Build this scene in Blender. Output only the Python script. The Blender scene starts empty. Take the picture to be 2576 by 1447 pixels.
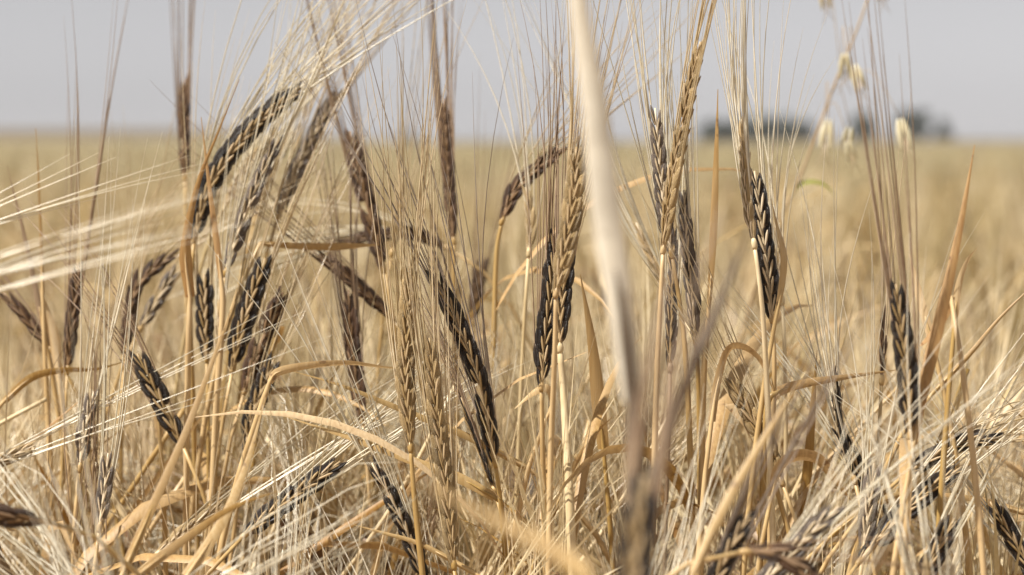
import bpy, math, random
import numpy as np
from mathutils import Vector, Matrix

R = math.radians
rnd = random.Random(11)
scene = bpy.context.scene
col = scene.collection

# ------------------------------------------------------------------ camera
CAM_H = 0.86                       # eye height over the soil, just above the ears
FV = 5776.0                        # focal length in pixels of the 2576 px wide study view
TILT = math.atan((723.5 - 352.0) / FV)
CAM = Vector((0, 0, CAM_H))
FWD = Vector((0, math.cos(TILT), -math.sin(TILT)))
UP = Vector((0, math.sin(TILT), math.cos(TILT)))
cd = bpy.data.cameras.new('camera')
cam = bpy.data.objects.new('camera', cd)
col.objects.link(cam)
cam.location = CAM
cam.rotation_euler = (math.pi / 2 - TILT, 0, 0)
cd.sensor_width = 22.3
cd.lens = 50.0
cd.clip_start = 0.02
cd.clip_end = 6000
cd.dof.use_dof = True
cd.dof.focus_distance = 0.94
cd.dof.aperture_fstop = 5.6
scene.camera = cam

# ------------------------------------------------------------------ sky, sun, exposure
SUN_EL, SUN_AZ = R(54), R(-120)     # azimuth clockwise from +Y (view direction)
w = bpy.data.worlds.new('World')
scene.world = w
w.use_nodes = True
nt = w.node_tree
bg = nt.nodes['Background']
sky = nt.nodes.new('ShaderNodeTexSky')
sky.sky_type = 'NISHITA'
sky.sun_disc = False
sky.sun_elevation = SUN_EL
sky.sun_rotation = SUN_AZ
sky.air_density = 1.0
sky.dust_density = 0.5
sky.ozone_density = 1.0
hs = nt.nodes.new('ShaderNodeHueSaturation')
hs.inputs['Saturation'].default_value = 0.06
nt.links.new(sky.outputs[0], hs.inputs['Color'])
tint = nt.nodes.new('ShaderNodeMix')
tint.data_type = 'RGBA'
tint.blend_type = 'MULTIPLY'
tint.inputs[0].default_value = 1.0
tint.inputs[7].default_value = (1.0, 0.985, 1.015, 1)
nt.links.new(hs.outputs[0], tint.inputs[6])
nt.links.new(tint.outputs[2], bg.inputs['Color'])
bg.inputs['Strength'].default_value = 0.059

sd = bpy.data.lights.new('sun', 'SUN')
sun = bpy.data.objects.new('sun', sd)
col.objects.link(sun)
sd.energy = 5.0
sd.angle = R(1.2)
sd.color = (1.0, 0.955, 0.88)
to_sun = Vector((math.sin(SUN_AZ) * math.cos(SUN_EL), math.cos(SUN_AZ) * math.cos(SUN_EL), math.sin(SUN_EL)))
sun.rotation_euler = to_sun.to_track_quat('Z', 'Y').to_euler()
sun.location = (0, 0, 30)

vs = scene.view_settings
vs.view_transform = 'Standard'
vs.look = 'None'
vs.exposure = 0.68
vs.gamma = 1.0
vs.use_curve_mapping = False
scene.cycles.max_bounces = 8
scene.cycles.diffuse_bounces = 4
scene.cycles.transmission_bounces = 4
scene.cycles.use_denoising = True


def P(x, y, d):
    """world point at depth d (metres) seen at x, y of the 2576 px study view"""
    return CAM + d * (FWD + (x - 1288.0) / FV * Vector((1, 0, 0)) + (723.5 - y) / FV * UP)


# ------------------------------------------------------------------ materials
def new_mat(name):
    m = bpy.data.materials.new(name)
    m.use_nodes = True
    t = m.node_tree
    return m, t, t.nodes['Principled BSDF'], t.nodes['Material Output']


def plant_mat(name, c1, c2, rough=0.5, transl=0.0, streak=(500, 500, 12), spec=0.5, fleck=None, patch=None):
    """dry plant tissue: two colours mixed by fibre streaks, each object (or each tone value) a little different"""
    m, t, bs, out = new_mat(name)
    n = t.nodes
    tc = n.new('ShaderNodeTexCoord')
    mp = n.new('ShaderNodeMapping')
    mp.inputs['Scale'].default_value = streak
    t.links.new(tc.outputs['Object'], mp.inputs['Vector'])
    nz = n.new('ShaderNodeTexNoise')
    nz.inputs['Scale'].default_value = 1.0
    nz.inputs['Detail'].default_value = 3
    t.links.new(mp.outputs[0], nz.inputs['Vector'])
    mr = n.new('ShaderNodeMapRange')
    mr.inputs['From Min'].default_value = 0.33
    mr.inputs['From Max'].default_value = 0.67
    t.links.new(nz.outputs['Fac'], mr.inputs['Value'])
    mx = n.new('ShaderNodeMix')
    mx.data_type = 'RGBA'
    mx.inputs[6].default_value = (*c1, 1)
    mx.inputs[7].default_value = (*c2, 1)
    t.links.new(mr.outputs[0], mx.inputs[0])
    oi = n.new('ShaderNodeObjectInfo')
    at = n.new('ShaderNodeAttribute')
    at.attribute_name = 'tone'
    ad = n.new('ShaderNodeMath')
    ad.operation = 'ADD'
    t.links.new(oi.outputs['Random'], ad.inputs[0])
    t.links.new(at.outputs['Fac'], ad.inputs[1])
    fr = n.new('ShaderNodeMath')
    fr.operation = 'FRACT'
    t.links.new(ad.outputs[0], fr.inputs[0])
    hv = n.new('ShaderNodeHueSaturation')
    v = n.new('ShaderNodeMapRange')
    v.inputs['To Min'].default_value = 0.78
    v.inputs['To Max'].default_value = 1.22
    t.links.new(fr.outputs[0], v.inputs['Value'])
    t.links.new(v.outputs[0], hv.inputs['Value'])
    s = n.new('ShaderNodeMapRange')
    s.inputs['To Min'].default_value = 1.12
    s.inputs['To Max'].default_value = 0.86
    t.links.new(fr.outputs[0], s.inputs['Value'])
    t.links.new(s.outputs[0], hv.inputs['Saturation'])
    t.links.new(mx.outputs[2], hv.inputs['Color'])
    colr = hv.outputs[0]
    if fleck:
        nf = n.new('ShaderNodeTexNoise')
        nf.inputs['Scale'].default_value = 230
        nf.inputs['Detail'].default_value = 2
        t.links.new(tc.outputs['Object'], nf.inputs['Vector'])
        fm = n.new('ShaderNodeMapRange')
        fm.inputs['From Min'].default_value = 0.66
        fm.inputs['From Max'].default_value = 0.74
        t.links.new(nf.outputs['Fac'], fm.inputs['Value'])
        fx = n.new('ShaderNodeMix')
        fx.data_type = 'RGBA'
        fx.inputs[7].default_value = (*fleck, 1)
        t.links.new(colr, fx.inputs[6])
        t.links.new(fm.outputs[0], fx.inputs[0])
        colr = fx.outputs[2]
    if patch:
        # ripeness or weathering in patches of its own
        pc, ps = patch
        npz = n.new('ShaderNodeTexNoise')
        npz.inputs['Scale'].default_value = ps
        npz.inputs['Detail'].default_value = 3
        t.links.new(tc.outputs['Object'], npz.inputs['Vector'])
        pm = n.new('ShaderNodeMapRange')
        pm.inputs['From Min'].default_value = 0.42
        pm.inputs['From Max'].default_value = 0.66
        pm.inputs['To Max'].default_value = 0.85
        t.links.new(npz.outputs['Fac'], pm.inputs['Value'])
        px_ = n.new('ShaderNodeMix')
        px_.data_type = 'RGBA'
        px_.inputs[7].default_value = (*pc, 1)
        t.links.new(colr, px_.inputs[6])
        t.links.new(pm.outputs[0], px_.inputs[0])
        colr = px_.outputs[2]
    t.links.new(colr, bs.inputs['Base Color'])
    bs.inputs['Roughness'].default_value = rough
    bs.inputs['Specular IOR Level'].default_value = spec
    bp = n.new('ShaderNodeBump')
    bp.inputs['Strength'].default_value = 0.35
    bp.inputs['Distance'].default_value = 0.0004
    t.links.new(nz.outputs['Fac'], bp.inputs['Height'])
    t.links.new(bp.outputs[0], bs.inputs['Normal'])
    if transl > 0:
        tr = n.new('ShaderNodeBsdfTranslucent')
        t.links.new(colr, tr.inputs['Color'])
        ms = n.new('ShaderNodeMixShader')
        ms.inputs[0].default_value = transl
        t.links.new(bs.outputs[0], ms.inputs[1])
        t.links.new(tr.outputs[0], ms.inputs[2])
        t.links.new(ms.outputs[0], out.inputs['Surface'])
    return m


def grain_mat(name, body, edge, rough=0.42, spec=0.5, streak=0.55):
    """hulled grain: dark or tan body, paler nerves and a paler foot and tip"""
    m, t, bs, out = new_mat(name)
    n = t.nodes
    at = n.new('ShaderNodeAttribute')
    at.attribute_name = 'gt'
    cr = n.new('ShaderNodeValToRGB')
    e = cr.color_ramp.elements
    e[0].position = 0.0
    e[0].color = (*edge, 1)
    e[1].position = 0.16
    e[1].color = (*body, 1)
    a = cr.color_ramp.elements.new(0.78)
    a.color = (*body, 1)
    b = cr.color_ramp.elements.new(1.0)
    b.color = (*[0.5 * (i + j) for i, j in zip(body, edge)], 1)
    t.links.new(at.outputs['Fac'], cr.inputs['Fac'])
    tc = n.new('ShaderNodeTexCoord')
    mp = n.new('ShaderNodeMapping')
    mp.inputs['Scale'].default_value = (9, 9, 1.1)
    t.links.new(tc.outputs['Object'], mp.inputs['Vector'])
    oi = n.new('ShaderNodeObjectInfo')
    nz = n.new('ShaderNodeTexNoise')
    nz.noise_dimensions = '4D'
    nz.inputs['Scale'].default_value = 1.0
    nz.inputs['Detail'].default_value = 3
    t.links.new(mp.outputs[0], nz.inputs['Vector'])
    mw = n.new('ShaderNodeMath')
    mw.operation = 'MULTIPLY'
    mw.inputs[1].default_value = 40
    t.links.new(oi.outputs['Random'], mw.inputs[0])
    t.links.new(mw.outputs[0], nz.inputs['W'])
    mr = n.new('ShaderNodeMapRange')
    mr.inputs['From Min'].default_value = 0.52
    mr.inputs['From Max'].default_value = 0.75
    mr.inputs['To Max'].default_value = streak
    t.links.new(nz.outputs['Fac'], mr.inputs['Value'])
    mx = n.new('ShaderNodeMix')
    mx.data_type = 'RGBA'
    mx.inputs[7].default_value = (*edge, 1)
    t.links.new(cr.outputs[0], mx.inputs[6])
    t.links.new(mr.outputs[0], mx.inputs[0])
    hv = n.new('ShaderNodeHueSaturation')
    v = n.new('ShaderNodeMapRange')
    v.inputs['To Min'].default_value = 0.7
    v.inputs['To Max'].default_value = 1.35
    t.links.new(oi.outputs['Random'], v.inputs['Value'])
    t.links.new(v.outputs[0], hv.inputs['Value'])
    t.links.new(mx.outputs[2], hv.inputs['Color'])
    t.links.new(hv.outputs[0], bs.inputs['Base Color'])
    bs.inputs['Roughness'].default_value = rough
    bs.inputs['Specular IOR Level'].default_value = spec
    bp = n.new('ShaderNodeBump')
    bp.inputs['Strength'].default_value = 0.5
    bp.inputs['Distance'].default_value = 0.06
    t.links.new(nz.outputs['Fac'], bp.inputs['Height'])
    t.links.new(bp.outputs[0], bs.inputs['Normal'])
    return m


M = {}
M['stem'] = plant_mat('dry_straw', (0.50, 0.345, 0.15), (0.39, 0.25, 0.095), 0.42, 0.0)
M['stem_pale'] = plant_mat('bleached_straw', (0.60, 0.48, 0.29), (0.52, 0.39, 0.20), 0.45, 0.0)
M['stem_grey'] = plant_mat('grey_straw', (0.34, 0.28, 0.20), (0.24, 0.19, 0.13), 0.6, 0.0, (900, 900, 60), patch=((0.13, 0.095, 0.06), 30))
M['stem_dark'] = plant_mat('dark_straw', (0.12, 0.085, 0.055), (0.09, 0.062, 0.04), 0.75, 0.0)
M['stem_brown'] = plant_mat('weathered_straw', (0.34, 0.24, 0.15), (0.26, 0.18, 0.11), 0.6, 0.0)
M['leaf'] = plant_mat('dry_leaf', (0.52, 0.34, 0.135), (0.40, 0.235, 0.08), 0.5, 0.3, (900, 900, 30), fleck=(0.22, 0.12, 0.05), patch=((0.46, 0.32, 0.165), 18))
M['leaf_pale'] = plant_mat('bleached_leaf', (0.68, 0.505, 0.275), (0.57, 0.39, 0.185), 0.5, 0.3, (900, 900, 30), fleck=(0.3, 0.19, 0.1))
M['leaf_cream'] = plant_mat('cream_leaf', (0.84, 0.79, 0.67), (0.76, 0.69, 0.55), 0.5, 0.1, (900, 900, 30), fleck=(0.35, 0.28, 0.2), patch=((0.46, 0.41, 0.33), 34))
M['leaf_orange'] = plant_mat('rusty_leaf', (0.44, 0.26, 0.085), (0.36, 0.19, 0.055), 0.5, 0.3, (900, 900, 30), fleck=(0.2, 0.09, 0.03))
M['leaf_green'] = plant_mat('green_leaf', (0.22, 0.24, 0.05), (0.33, 0.30, 0.08), 0.5, 0.3, (900, 900, 30))
M['awn_pale'] = plant_mat('pale_awn', (0.85, 0.79, 0.64), (0.77, 0.68, 0.50), 0.24, 0.2, (300, 300, 300))
M['awn_gold'] = plant_mat('golden_awn', (0.70, 0.57, 0.37), (0.60, 0.46, 0.26), 0.28, 0.2, (300, 300, 300))
M['awn_brown'] = plant_mat('brown_awn', (0.33, 0.22, 0.14), (0.42, 0.30, 0.19), 0.36, 0.15, (300, 300, 300))
M['awn_grey'] = plant_mat('grey_awn', (0.42, 0.35, 0.29), (0.32, 0.25, 0.20), 0.3, 0.15, (300, 300, 300))
M['crop_stem'] = plant_mat('crop_straw', (0.35, 0.23, 0.09), (0.27, 0.165, 0.058), 0.5, 0.0)  # straw colour lowered to paint in the shade between the massed stems
M['crop_leaf'] = plant_mat('crop_leaf', (0.45, 0.32, 0.145), (0.36, 0.24, 0.095), 0.55, 0.25, (900, 900, 30))  # darker copy of the dry leaf, crop shade put into its colour
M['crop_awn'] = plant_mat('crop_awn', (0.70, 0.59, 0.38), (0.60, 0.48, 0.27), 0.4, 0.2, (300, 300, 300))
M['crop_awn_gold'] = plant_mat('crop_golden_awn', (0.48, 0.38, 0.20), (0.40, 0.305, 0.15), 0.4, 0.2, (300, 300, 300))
M['far_stem'] = plant_mat('far_straw', (0.35, 0.28, 0.14), (0.30, 0.23, 0.105), 0.6, 0.0, patch=((0.24, 0.215, 0.095), .22))  # far set keeps the crop's shade-darkened base colours, plus olive ripeness patches
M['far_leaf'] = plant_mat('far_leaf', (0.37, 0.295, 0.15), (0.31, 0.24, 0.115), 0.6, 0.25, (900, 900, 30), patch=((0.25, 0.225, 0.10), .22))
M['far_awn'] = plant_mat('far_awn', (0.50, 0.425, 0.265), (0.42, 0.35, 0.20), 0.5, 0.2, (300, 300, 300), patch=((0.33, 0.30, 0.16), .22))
M['floret'] = plant_mat('pale_floret', (0.48, 0.345, 0.18), (0.37, 0.25, 0.12), 0.45, 0.1, (4, 4, 1))
M['floret_brown'] = plant_mat('brown_floret', (0.30, 0.19, 0.10), (0.22, 0.13, 0.065), 0.5, 0.0, (4, 4, 1))
M['floret_white'] = plant_mat('bleached_floret', (0.68, 0.56, 0.38), (0.55, 0.42, 0.26), 0.45, 0.1, (4, 4, 1))
M['g_black'] = grain_mat('black_grain', (0.013, 0.0085, 0.0068), (0.20, 0.13, 0.072), 0.34, 0.45, 0.3)
M['g_brown'] = grain_mat('brown_grain', (0.065, 0.031, 0.014), (0.18, 0.095, 0.042), 0.5, 0.5, 0.4)
M['g_tan'] = grain_mat('tan_grain', (0.31, 0.215, 0.10), (0.55, 0.41, 0.22), 0.42)
M['g_grey'] = grain_mat('grey_grain', (0.12, 0.095, 0.08), (0.50, 0.39, 0.26), 0.42)
M['g_pale'] = grain_mat('pale_grain', (0.42, 0.30, 0.15), (0.66, 0.52, 0.30), 0.42)
M['oat'] = plant_mat('oat_glume', (0.76, 0.70, 0.50), (0.66, 0.58, 0.36), 0.45, 0.3, (900, 900, 30))
M['oat_stem'] = plant_mat('oat_stem', (0.50, 0.38, 0.24), (0.42, 0.30, 0.18), 0.5)
M['bark'] = plant_mat('bark', (0.10, 0.075, 0.05), (0.06, 0.045, 0.03), 0.9, 0, (3, 3, 1))
M['tree_leaf'] = plant_mat('evergreen_leaf', (0.045, 0.06, 0.03), (0.03, 0.042, 0.024), 0.6, 0.1, (1, 1, 1))


def ground_mat(name, c1, c2, c3, s1, s2, bump=0.0):
    m, t, bs, out = new_mat(name)
    n = t.nodes
    tc = n.new('ShaderNodeTexCoord')
    a = n.new('ShaderNodeTexNoise')
    a.inputs['Scale'].default_value = s1
    a.inputs['Detail'].default_value = 5
    b = n.new('ShaderNodeTexNoise')
    b.inputs['Scale'].default_value = s2
    b.inputs['Detail'].default_value = 3
    for q in (a, b):
        t.links.new(tc.outputs['Object'], q.inputs['Vector'])
    m1 = n.new('ShaderNodeMix')
    m1.data_type = 'RGBA'
    m1.inputs[6].default_value = (*c1, 1)
    m1.inputs[7].default_value = (*c2, 1)
    mr = n.new('ShaderNodeMapRange')
    mr.inputs['From Min'].default_value = 0.35
    mr.inputs['From Max'].default_value = 0.65
    t.links.new(a.outputs['Fac'], mr.inputs['Value'])
    t.links.new(mr.outputs[0], m1.inputs[0])
    m2 = n.new('ShaderNodeMix')
    m2.data_type = 'RGBA'
    m2.inputs[7].default_value = (*c3, 1)
    mr2 = n.new('ShaderNodeMapRange')
    mr2.inputs['From Min'].default_value = 0.48
    mr2.inputs['From Max'].default_value = 0.68
    t.links.new(b.outputs['Fac'], mr2.inputs['Value'])
    t.links.new(m1.outputs[2], m2.inputs[6])
    t.links.new(mr2.outputs[0], m2.inputs[0])
    t.links.new(m2.outputs[2], bs.inputs['Base Color'])
    bs.inputs['Roughness'].default_value = 0.9
    if bump:
        bp = n.new('ShaderNodeBump')
        bp.inputs['Distance'].default_value = bump
        t.links.new(a.outputs['Fac'], bp.inputs['Height'])
        t.links.new(bp.outputs[0], bs.inputs['Normal'])
    return m


M['soil'] = ground_mat('dry_soil', (0.30, 0.20, 0.11), (0.22, 0.145, 0.08), (0.42, 0.31, 0.17), 60, 9, 0.01)
M['canopy'] = ground_mat('ripe_canopy', (0.26, 0.21, 0.11), (0.225, 0.18, 0.092), (0.20, 0.18, 0.088), 0.9, 0.035, 0.0)
M['fallow'] = ground_mat('bare_hill', (0.135, 0.10, 0.062), (0.11, 0.083, 0.05), (0.15, 0.12, 0.07), 0.05, 0.02)


# ------------------------------------------------------------------ mesh helpers
class MB:
    """collects shapes and links them as one mesh object"""
    def __init__(s):
        s.v, s.f, s.a, s.mi, s.tone = [], [], [], [], []

    def tube(s, pts, rad, sides=5, mi=0, cap=True, tone=0.0):
        n = len(pts)
        b = len(s.v)
        t0 = (pts[1] - pts[0]).normalized()
        ref = Vector((1, 0, 0)) if abs(t0.x) < 0.8 else Vector((0, 1, 0))
        u = (ref - t0 * ref.dot(t0)).normalized()
        for i in range(n):
            t = (pts[min(i + 1, n - 1)] - pts[max(i - 1, 0)]).normalized()
            u = (u - t * u.dot(t)).normalized()
            vv = t.cross(u)
            for k in range(sides):
                an = 2 * math.pi * k / sides
                s.v.append(pts[i] + rad[i] * (math.cos(an) * u + math.sin(an) * vv))
                s.a.append(i / (n - 1))
                s.tone.append(tone)
        for i in range(n - 1):
            for k in range(sides):
                k2 = (k + 1) % sides
                s.f.append((b + i * sides + k, b + i * sides + k2, b + (i + 1) * sides + k2, b + (i + 1) * sides + k))
                s.mi.append(mi)
        if cap:
            s.f.append(tuple(b + k for k in range(sides))[::-1])
            s.f.append(tuple(b + (n - 1) * sides + k for k in range(sides)))
            s.mi += [mi, mi]

    def strip(s, pts, wid, side, fold=0.25, twist=0.0, mi=0, tone=0.0, tw0=0.0):
        """leaf blade: three vertices across with a folded midrib; side = preferred width vector"""
        n = len(pts)
        b = len(s.v)
        for i in range(n):
            t = (pts[min(i + 1, n - 1)] - pts[max(i - 1, 0)]).normalized()
            u = side - t * side.dot(t)
            if u.length < 1e-4:
                u = Vector((0, 1, 0)) - t * t.y
            u.normalize()
            nn = t.cross(u)
            an = tw0 + twist * i / (n - 1)
            u2 = math.cos(an) * u + math.sin(an) * nn
            n2 = t.cross(u2)
            h = wid[i] * 0.5
            s.v += [pts[i] - h * u2 + fold * h * n2, pts[i] - 0.12 * h * n2, pts[i] + h * u2 + fold * h * n2]
            s.a += [i / (n - 1)] * 3
            s.tone += [tone] * 3
        for i in range(n - 1):
            q = b + 3 * i
            s.f += [(q, q + 1, q + 4, q + 3), (q + 1, q + 2, q + 5, q + 4)]
            s.mi += [mi, mi]

    def add(s, verts, faces, att, mat, mi=0, tone=0.0):
        b = len(s.v)
        s.v += [mat @ v for v in verts]
        s.f += [tuple(b + k for k in f) for f in faces]
        s.a += att
        s.tone += [tone] * len(verts)
        s.mi += [mi] * len(faces)

    def mesh(s, name, mats):
        me = bpy.data.meshes.new(name)
        me.from_pydata([tuple(v) for v in s.v], [], s.f)
        for m in mats:
            me.materials.append(m)
        me.polygons.foreach_set('use_smooth', [True] * len(me.polygons))
        if len(mats) > 1:
            me.polygons.foreach_set('material_index', s.mi)
        at = me.attributes.new('gt', 'FLOAT', 'POINT')
        at.data.foreach_set('value', s.a)
        if any(s.tone):
            at = me.attributes.new('tone', 'FLOAT', 'POINT')
            at.data.foreach_set('value', s.tone)
        me.update()
        return me

    def build(s, name, mats, parent=None):
        if not isinstance(mats, (list, tuple)):
            mats = [mats]
        return link(name, s.mesh(name, mats), parent)


def link(name, me, parent=None, mat=None):
    o = bpy.data.objects.new(name, me)
    col.objects.link(o)
    if parent is not None:
        o.parent = parent
        if mat is not None:
            o.matrix_parent_inverse = Matrix.Identity(4)
            o.matrix_basis = mat
    return o


def tag(o, label, cat, group=None, kind=None):
    if label:
        o['label'] = label
    if cat:
        o['category'] = cat
    if group:
        o['group'] = group
    if kind:
        o['kind'] = kind
    return o


def thing(name, label, cat, group=None, loc=(0, 0, 0)):
    o = bpy.data.objects.new(name, None)
    col.objects.link(o)
    o.location = loc
    o.empty_display_size = 0.02
    return tag(o, label, cat, group)


def spline(pts, n):
    """Catmull-Rom through pts, n samples"""
    if len(pts) == 2:
        return [pts[0].lerp(pts[1], i / (n - 1)) for i in range(n)]
    q = [2 * pts[0] - pts[1]] + list(pts) + [2 * pts[-1] - pts[-2]]
    seg = len(pts) - 1
    out = []
    for i in range(n):
        x = i / (n - 1) * seg
        k = min(int(x), seg - 1)
        t = x - k
        a, b, c, d = q[k], q[k + 1], q[k + 2], q[k + 3]
        out.append(0.5 * ((2 * b) + (c - a) * t + (2 * a - 5 * b + 4 * c - d) * t * t + (3 * b - a - 3 * c + d) * t ** 3))
    return out


def bezier(a, b, c, d, n):
    return [(1 - t) ** 3 * a + 3 * (1 - t) ** 2 * t * b + 3 * (1 - t) * t * t * c + t ** 3 * d for t in [i / (n - 1) for i in range(n)]]


# unit grain: grows along +Z from 0 to 1, half width 1 on X and Y
def lathe(rings, sides, flat=0.0):
    v, f, a = [], [], []
    for t, r in rings:
        for k in range(sides):
            an = 2 * math.pi * k / sides
            v.append(Vector((r * math.cos(an), r * math.sin(an) * (1 - flat * (math.sin(an) < 0)), t)))
            a.append(t)
    n = len(rings)
    for i in range(n - 1):
        for k in range(sides):
            k2 = (k + 1) % sides
            f.append((i * sides + k, i * sides + k2, (i + 1) * sides + k2, (i + 1) * sides + k))
    f.append(tuple(range(sides))[::-1])
    f.append(tuple((n - 1) * sides + k for k in range(sides)))
    return v, f, a


GRAIN = lathe([(0, .28), (.13, .74), (.38, 1.0), (.64, .86), (.86, .45), (1, .10)], 6, 0.35)
FLORET = lathe([(0, .35), (.3, .9), (.75, 1.0), (1, .35)], 4)
SMALLGRAIN = lathe([(0, .35), (.4, 1.0), (.75, .7), (1, .12)], 4)


def grain_mesh(name, shape, mat):
    b = MB()
    b.add(*shape, Matrix.Identity(4))
    return b.mesh(name, [mat])


KINDS = {  # grain, side floret, awn, stem
    'black': ('g_black', 'floret', 'awn_grey', 'stem'),
    'blackpale': ('g_black', 'floret_white', 'awn_pale', 'stem'),
    'brown': ('g_brown', 'floret_brown', 'awn_brown', 'stem'),
    'browngold': ('g_brown', 'floret_brown', 'awn_gold', 'stem'),
    'tan': ('g_tan', 'floret', 'awn_gold', 'stem'),
    'grey': ('g_grey', 'floret_white', 'awn_pale', 'stem'),
    'pale': ('g_pale', 'floret_white', 'awn_pale', 'stem_pale'),
}
GM = {k: grain_mesh('grain', GRAIN, M[k]) for k in ('g_black', 'g_brown', 'g_tan', 'g_grey', 'g_pale')}
FM = {k: grain_mesh('side_floret', FLORET, M[k]) for k in ('floret', 'floret_brown', 'floret_white')}


def axes(t, facing, roll):
    """side vector S and face vector N of an ear whose face is turned by roll away from `facing`"""
    n = (facing - t * facing.dot(t)).normalized()
    s = t.cross(n).normalized()
    c, q = math.cos(roll), math.sin(roll)
    return (c * s + q * n), (c * n - q * s)


def basis(o, x, y, z, sx, sy, sz):
    return Matrix(((x.x * sx, y.x * sy, z.x * sz, o.x), (x.y * sx, y.y * sy, z.y * sz, o.y), (x.z * sx, y.z * sy, z.z * sz, o.z), (0, 0, 0, 1)))


def ear_layout(path, facing, roll, width, r, pitch=0.0032):
    """frames of all grains and side florets along an ear, plus awn starts"""
    n = len(path)
    cum = [0]
    for i in range(1, n):
        cum.append(cum[-1] + (path[i] - path[i - 1]).length)
    L = cum[-1]
    nodes = max(6, int((L - 0.006) / pitch))
    grains, florets, awns = [], [], []
    for i in range(nodes):
        u = i / (nodes - 1)
        d = u * (L - 0.007)
        k = 1
        while cum[k] < d and k < n - 1:
            k += 1
        f = (d - cum[k - 1]) / (cum[k] - cum[k - 1])
        p = path[k - 1].lerp(path[k], f)
        t = (path[min(k + 1, n - 1)] - path[max(k - 2, 0)]).normalized()
        S, N = axes(t, facing, roll + r.uniform(-.06, .06))
        sg = 1 if i % 2 else -1
        env = width * min(1.0, 0.5 + 3.0 * u, 0.55 + 2.2 * (1 - u))
        a = R(r.uniform(7.5, 14)) * (1 - 0.35 * u)
        gd = (t * math.cos(a) + S * sg * math.sin(a) + N * r.uniform(-.05, .05)).normalized()
        o = p + S * sg * 0.0013 * env
        gl = 0.0110 * (0.75 + 0.25 * env) * r.uniform(.88, 1.1)
        gx = (N.cross(gd)).normalized()
        gy = gd.cross(gx)
        if r.random() < .018:
            continue
        grains.append(basis(o, gx, gy, gd, 0.0019 * env, 0.0018 * env, gl))
        awns.append((o + gd * gl * 0.96, gd, t, u))
        for fs in (1, -1):
            b = R(r.uniform(7, 15))
            fd = (t * math.cos(b) + S * sg * math.sin(b) + N * fs * r.uniform(.02, .12)).normalized()
            fo = p + N * fs * 0.0016 * env + S * sg * 0.0003
            fx = (N.cross(fd)).normalized()
            florets.append(basis(fo, fx, fd.cross(fx), fd, 0.00052 * env, 0.0005 * env, 0.0072 * r.uniform(.85, 1.15) * (0.7 + 0.3 * env)))
    return grains, florets, awns, L


def awn_tuft(mb, awns, r, length, spread, end=None, rad=0.00034, sides=3, seg=8, curl=0.0, keep=1.0):
    for p, gd, t, u in awns:
        if r.random() > keep:
            continue
        Ln = length * (1.0 - 0.18 * u) * r.uniform(.62, 1.05)
        d0 = (gd * 0.55 * min(1, .2 + spread) + t * 0.8).normalized()
        rv = Vector((r.gauss(0, 1), r.gauss(0, 1), r.gauss(0, 1)))
        rv -= t * rv.dot(t)
        base = end if end is not None else t
        d1 = (base + (gd - t) * 1.1 * spread + rv * 0.16 * spread).normalized()
        bow = r.gauss(0, .035)
        wob = Vector((r.gauss(0, 1), r.gauss(0, 1), r.gauss(0, 1))) * curl
        pts = []
        for i in range(seg):
            x = i / (seg - 1)
            pts.append(p + Ln * (d0 * (x - 0.5 * x * x) + d1 * (0.5 * x * x) + rv * bow * x * x * (1 - .5 * x)) + wob * Ln * math.sin(x * 5.5) * x * 0.25)
        rr = [rad * (1.15 - 1.0 * (i / (seg - 1)) ** 1.3) for i in range(seg)]
        mb.tube(pts, rr, sides, cap=False, tone=r.random())


def leaf_path(base, out, length, r, droop=1.0, n=9):
    """blade leaving a stem: rises, then arches over"""
    pts = []
    up = Vector((0, 0, 1))
    a = r.uniform(.2, .5)
    for i in range(n):
        x = i / (n - 1)
        ang = a + droop * 2.0 * x
        if i == 0:
            pts.append(base.copy())
        else:
            pts.append(pts[-1] + (up * math.cos(ang) + out * math.sin(ang)) * length / (n - 1))
    return pts


def blade_w(n, wmax, base=0.7, peak=0.25, pw=1.7):
    out = []
    for i in range(n):
        x = i / (n - 1)
        y = base + (1 - base) * min(1, x / peak) if x < peak else (1 - ((x - peak) / (1 - peak)) ** pw)
        out.append(max(0.0003, wmax * y))
    return out


def stem_to_ground(base, d, r, via=None, spread=0.10):
    """culm from the ear's neck down to the soil"""
    if via:
        last, prev = via[-1], (via[-2] if len(via) > 1 else base)
        dd = (prev - last)
        hd = Vector((dd.x, dd.y, 0)) / max(0.02, abs(dd.z))
        g = Vector((last.x - hd.x * 0.25 * last.z, last.y - hd.y * 0.25 * last.z + r.uniform(-.02, .04), 0))
        pts = spline([base] + via, 10)
        t = (pts[-1] - pts[-2]).normalized()
        low = bezier(pts[-1], pts[-1] + t * 0.15, Vector((g.x, g.y, 0.2)), g, 8)
        return pts + low[1:]
    g = Vector((base.x - d.x * spread + r.uniform(-.02, .02), base.y - d.y * spread + r.uniform(-.01, .03), 0))
    k = 0.10 if d.z > 0 else 0.045
    return bezier(base, base - d * k, Vector((g.x, g.y, 0.42)), g, 16)


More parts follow.
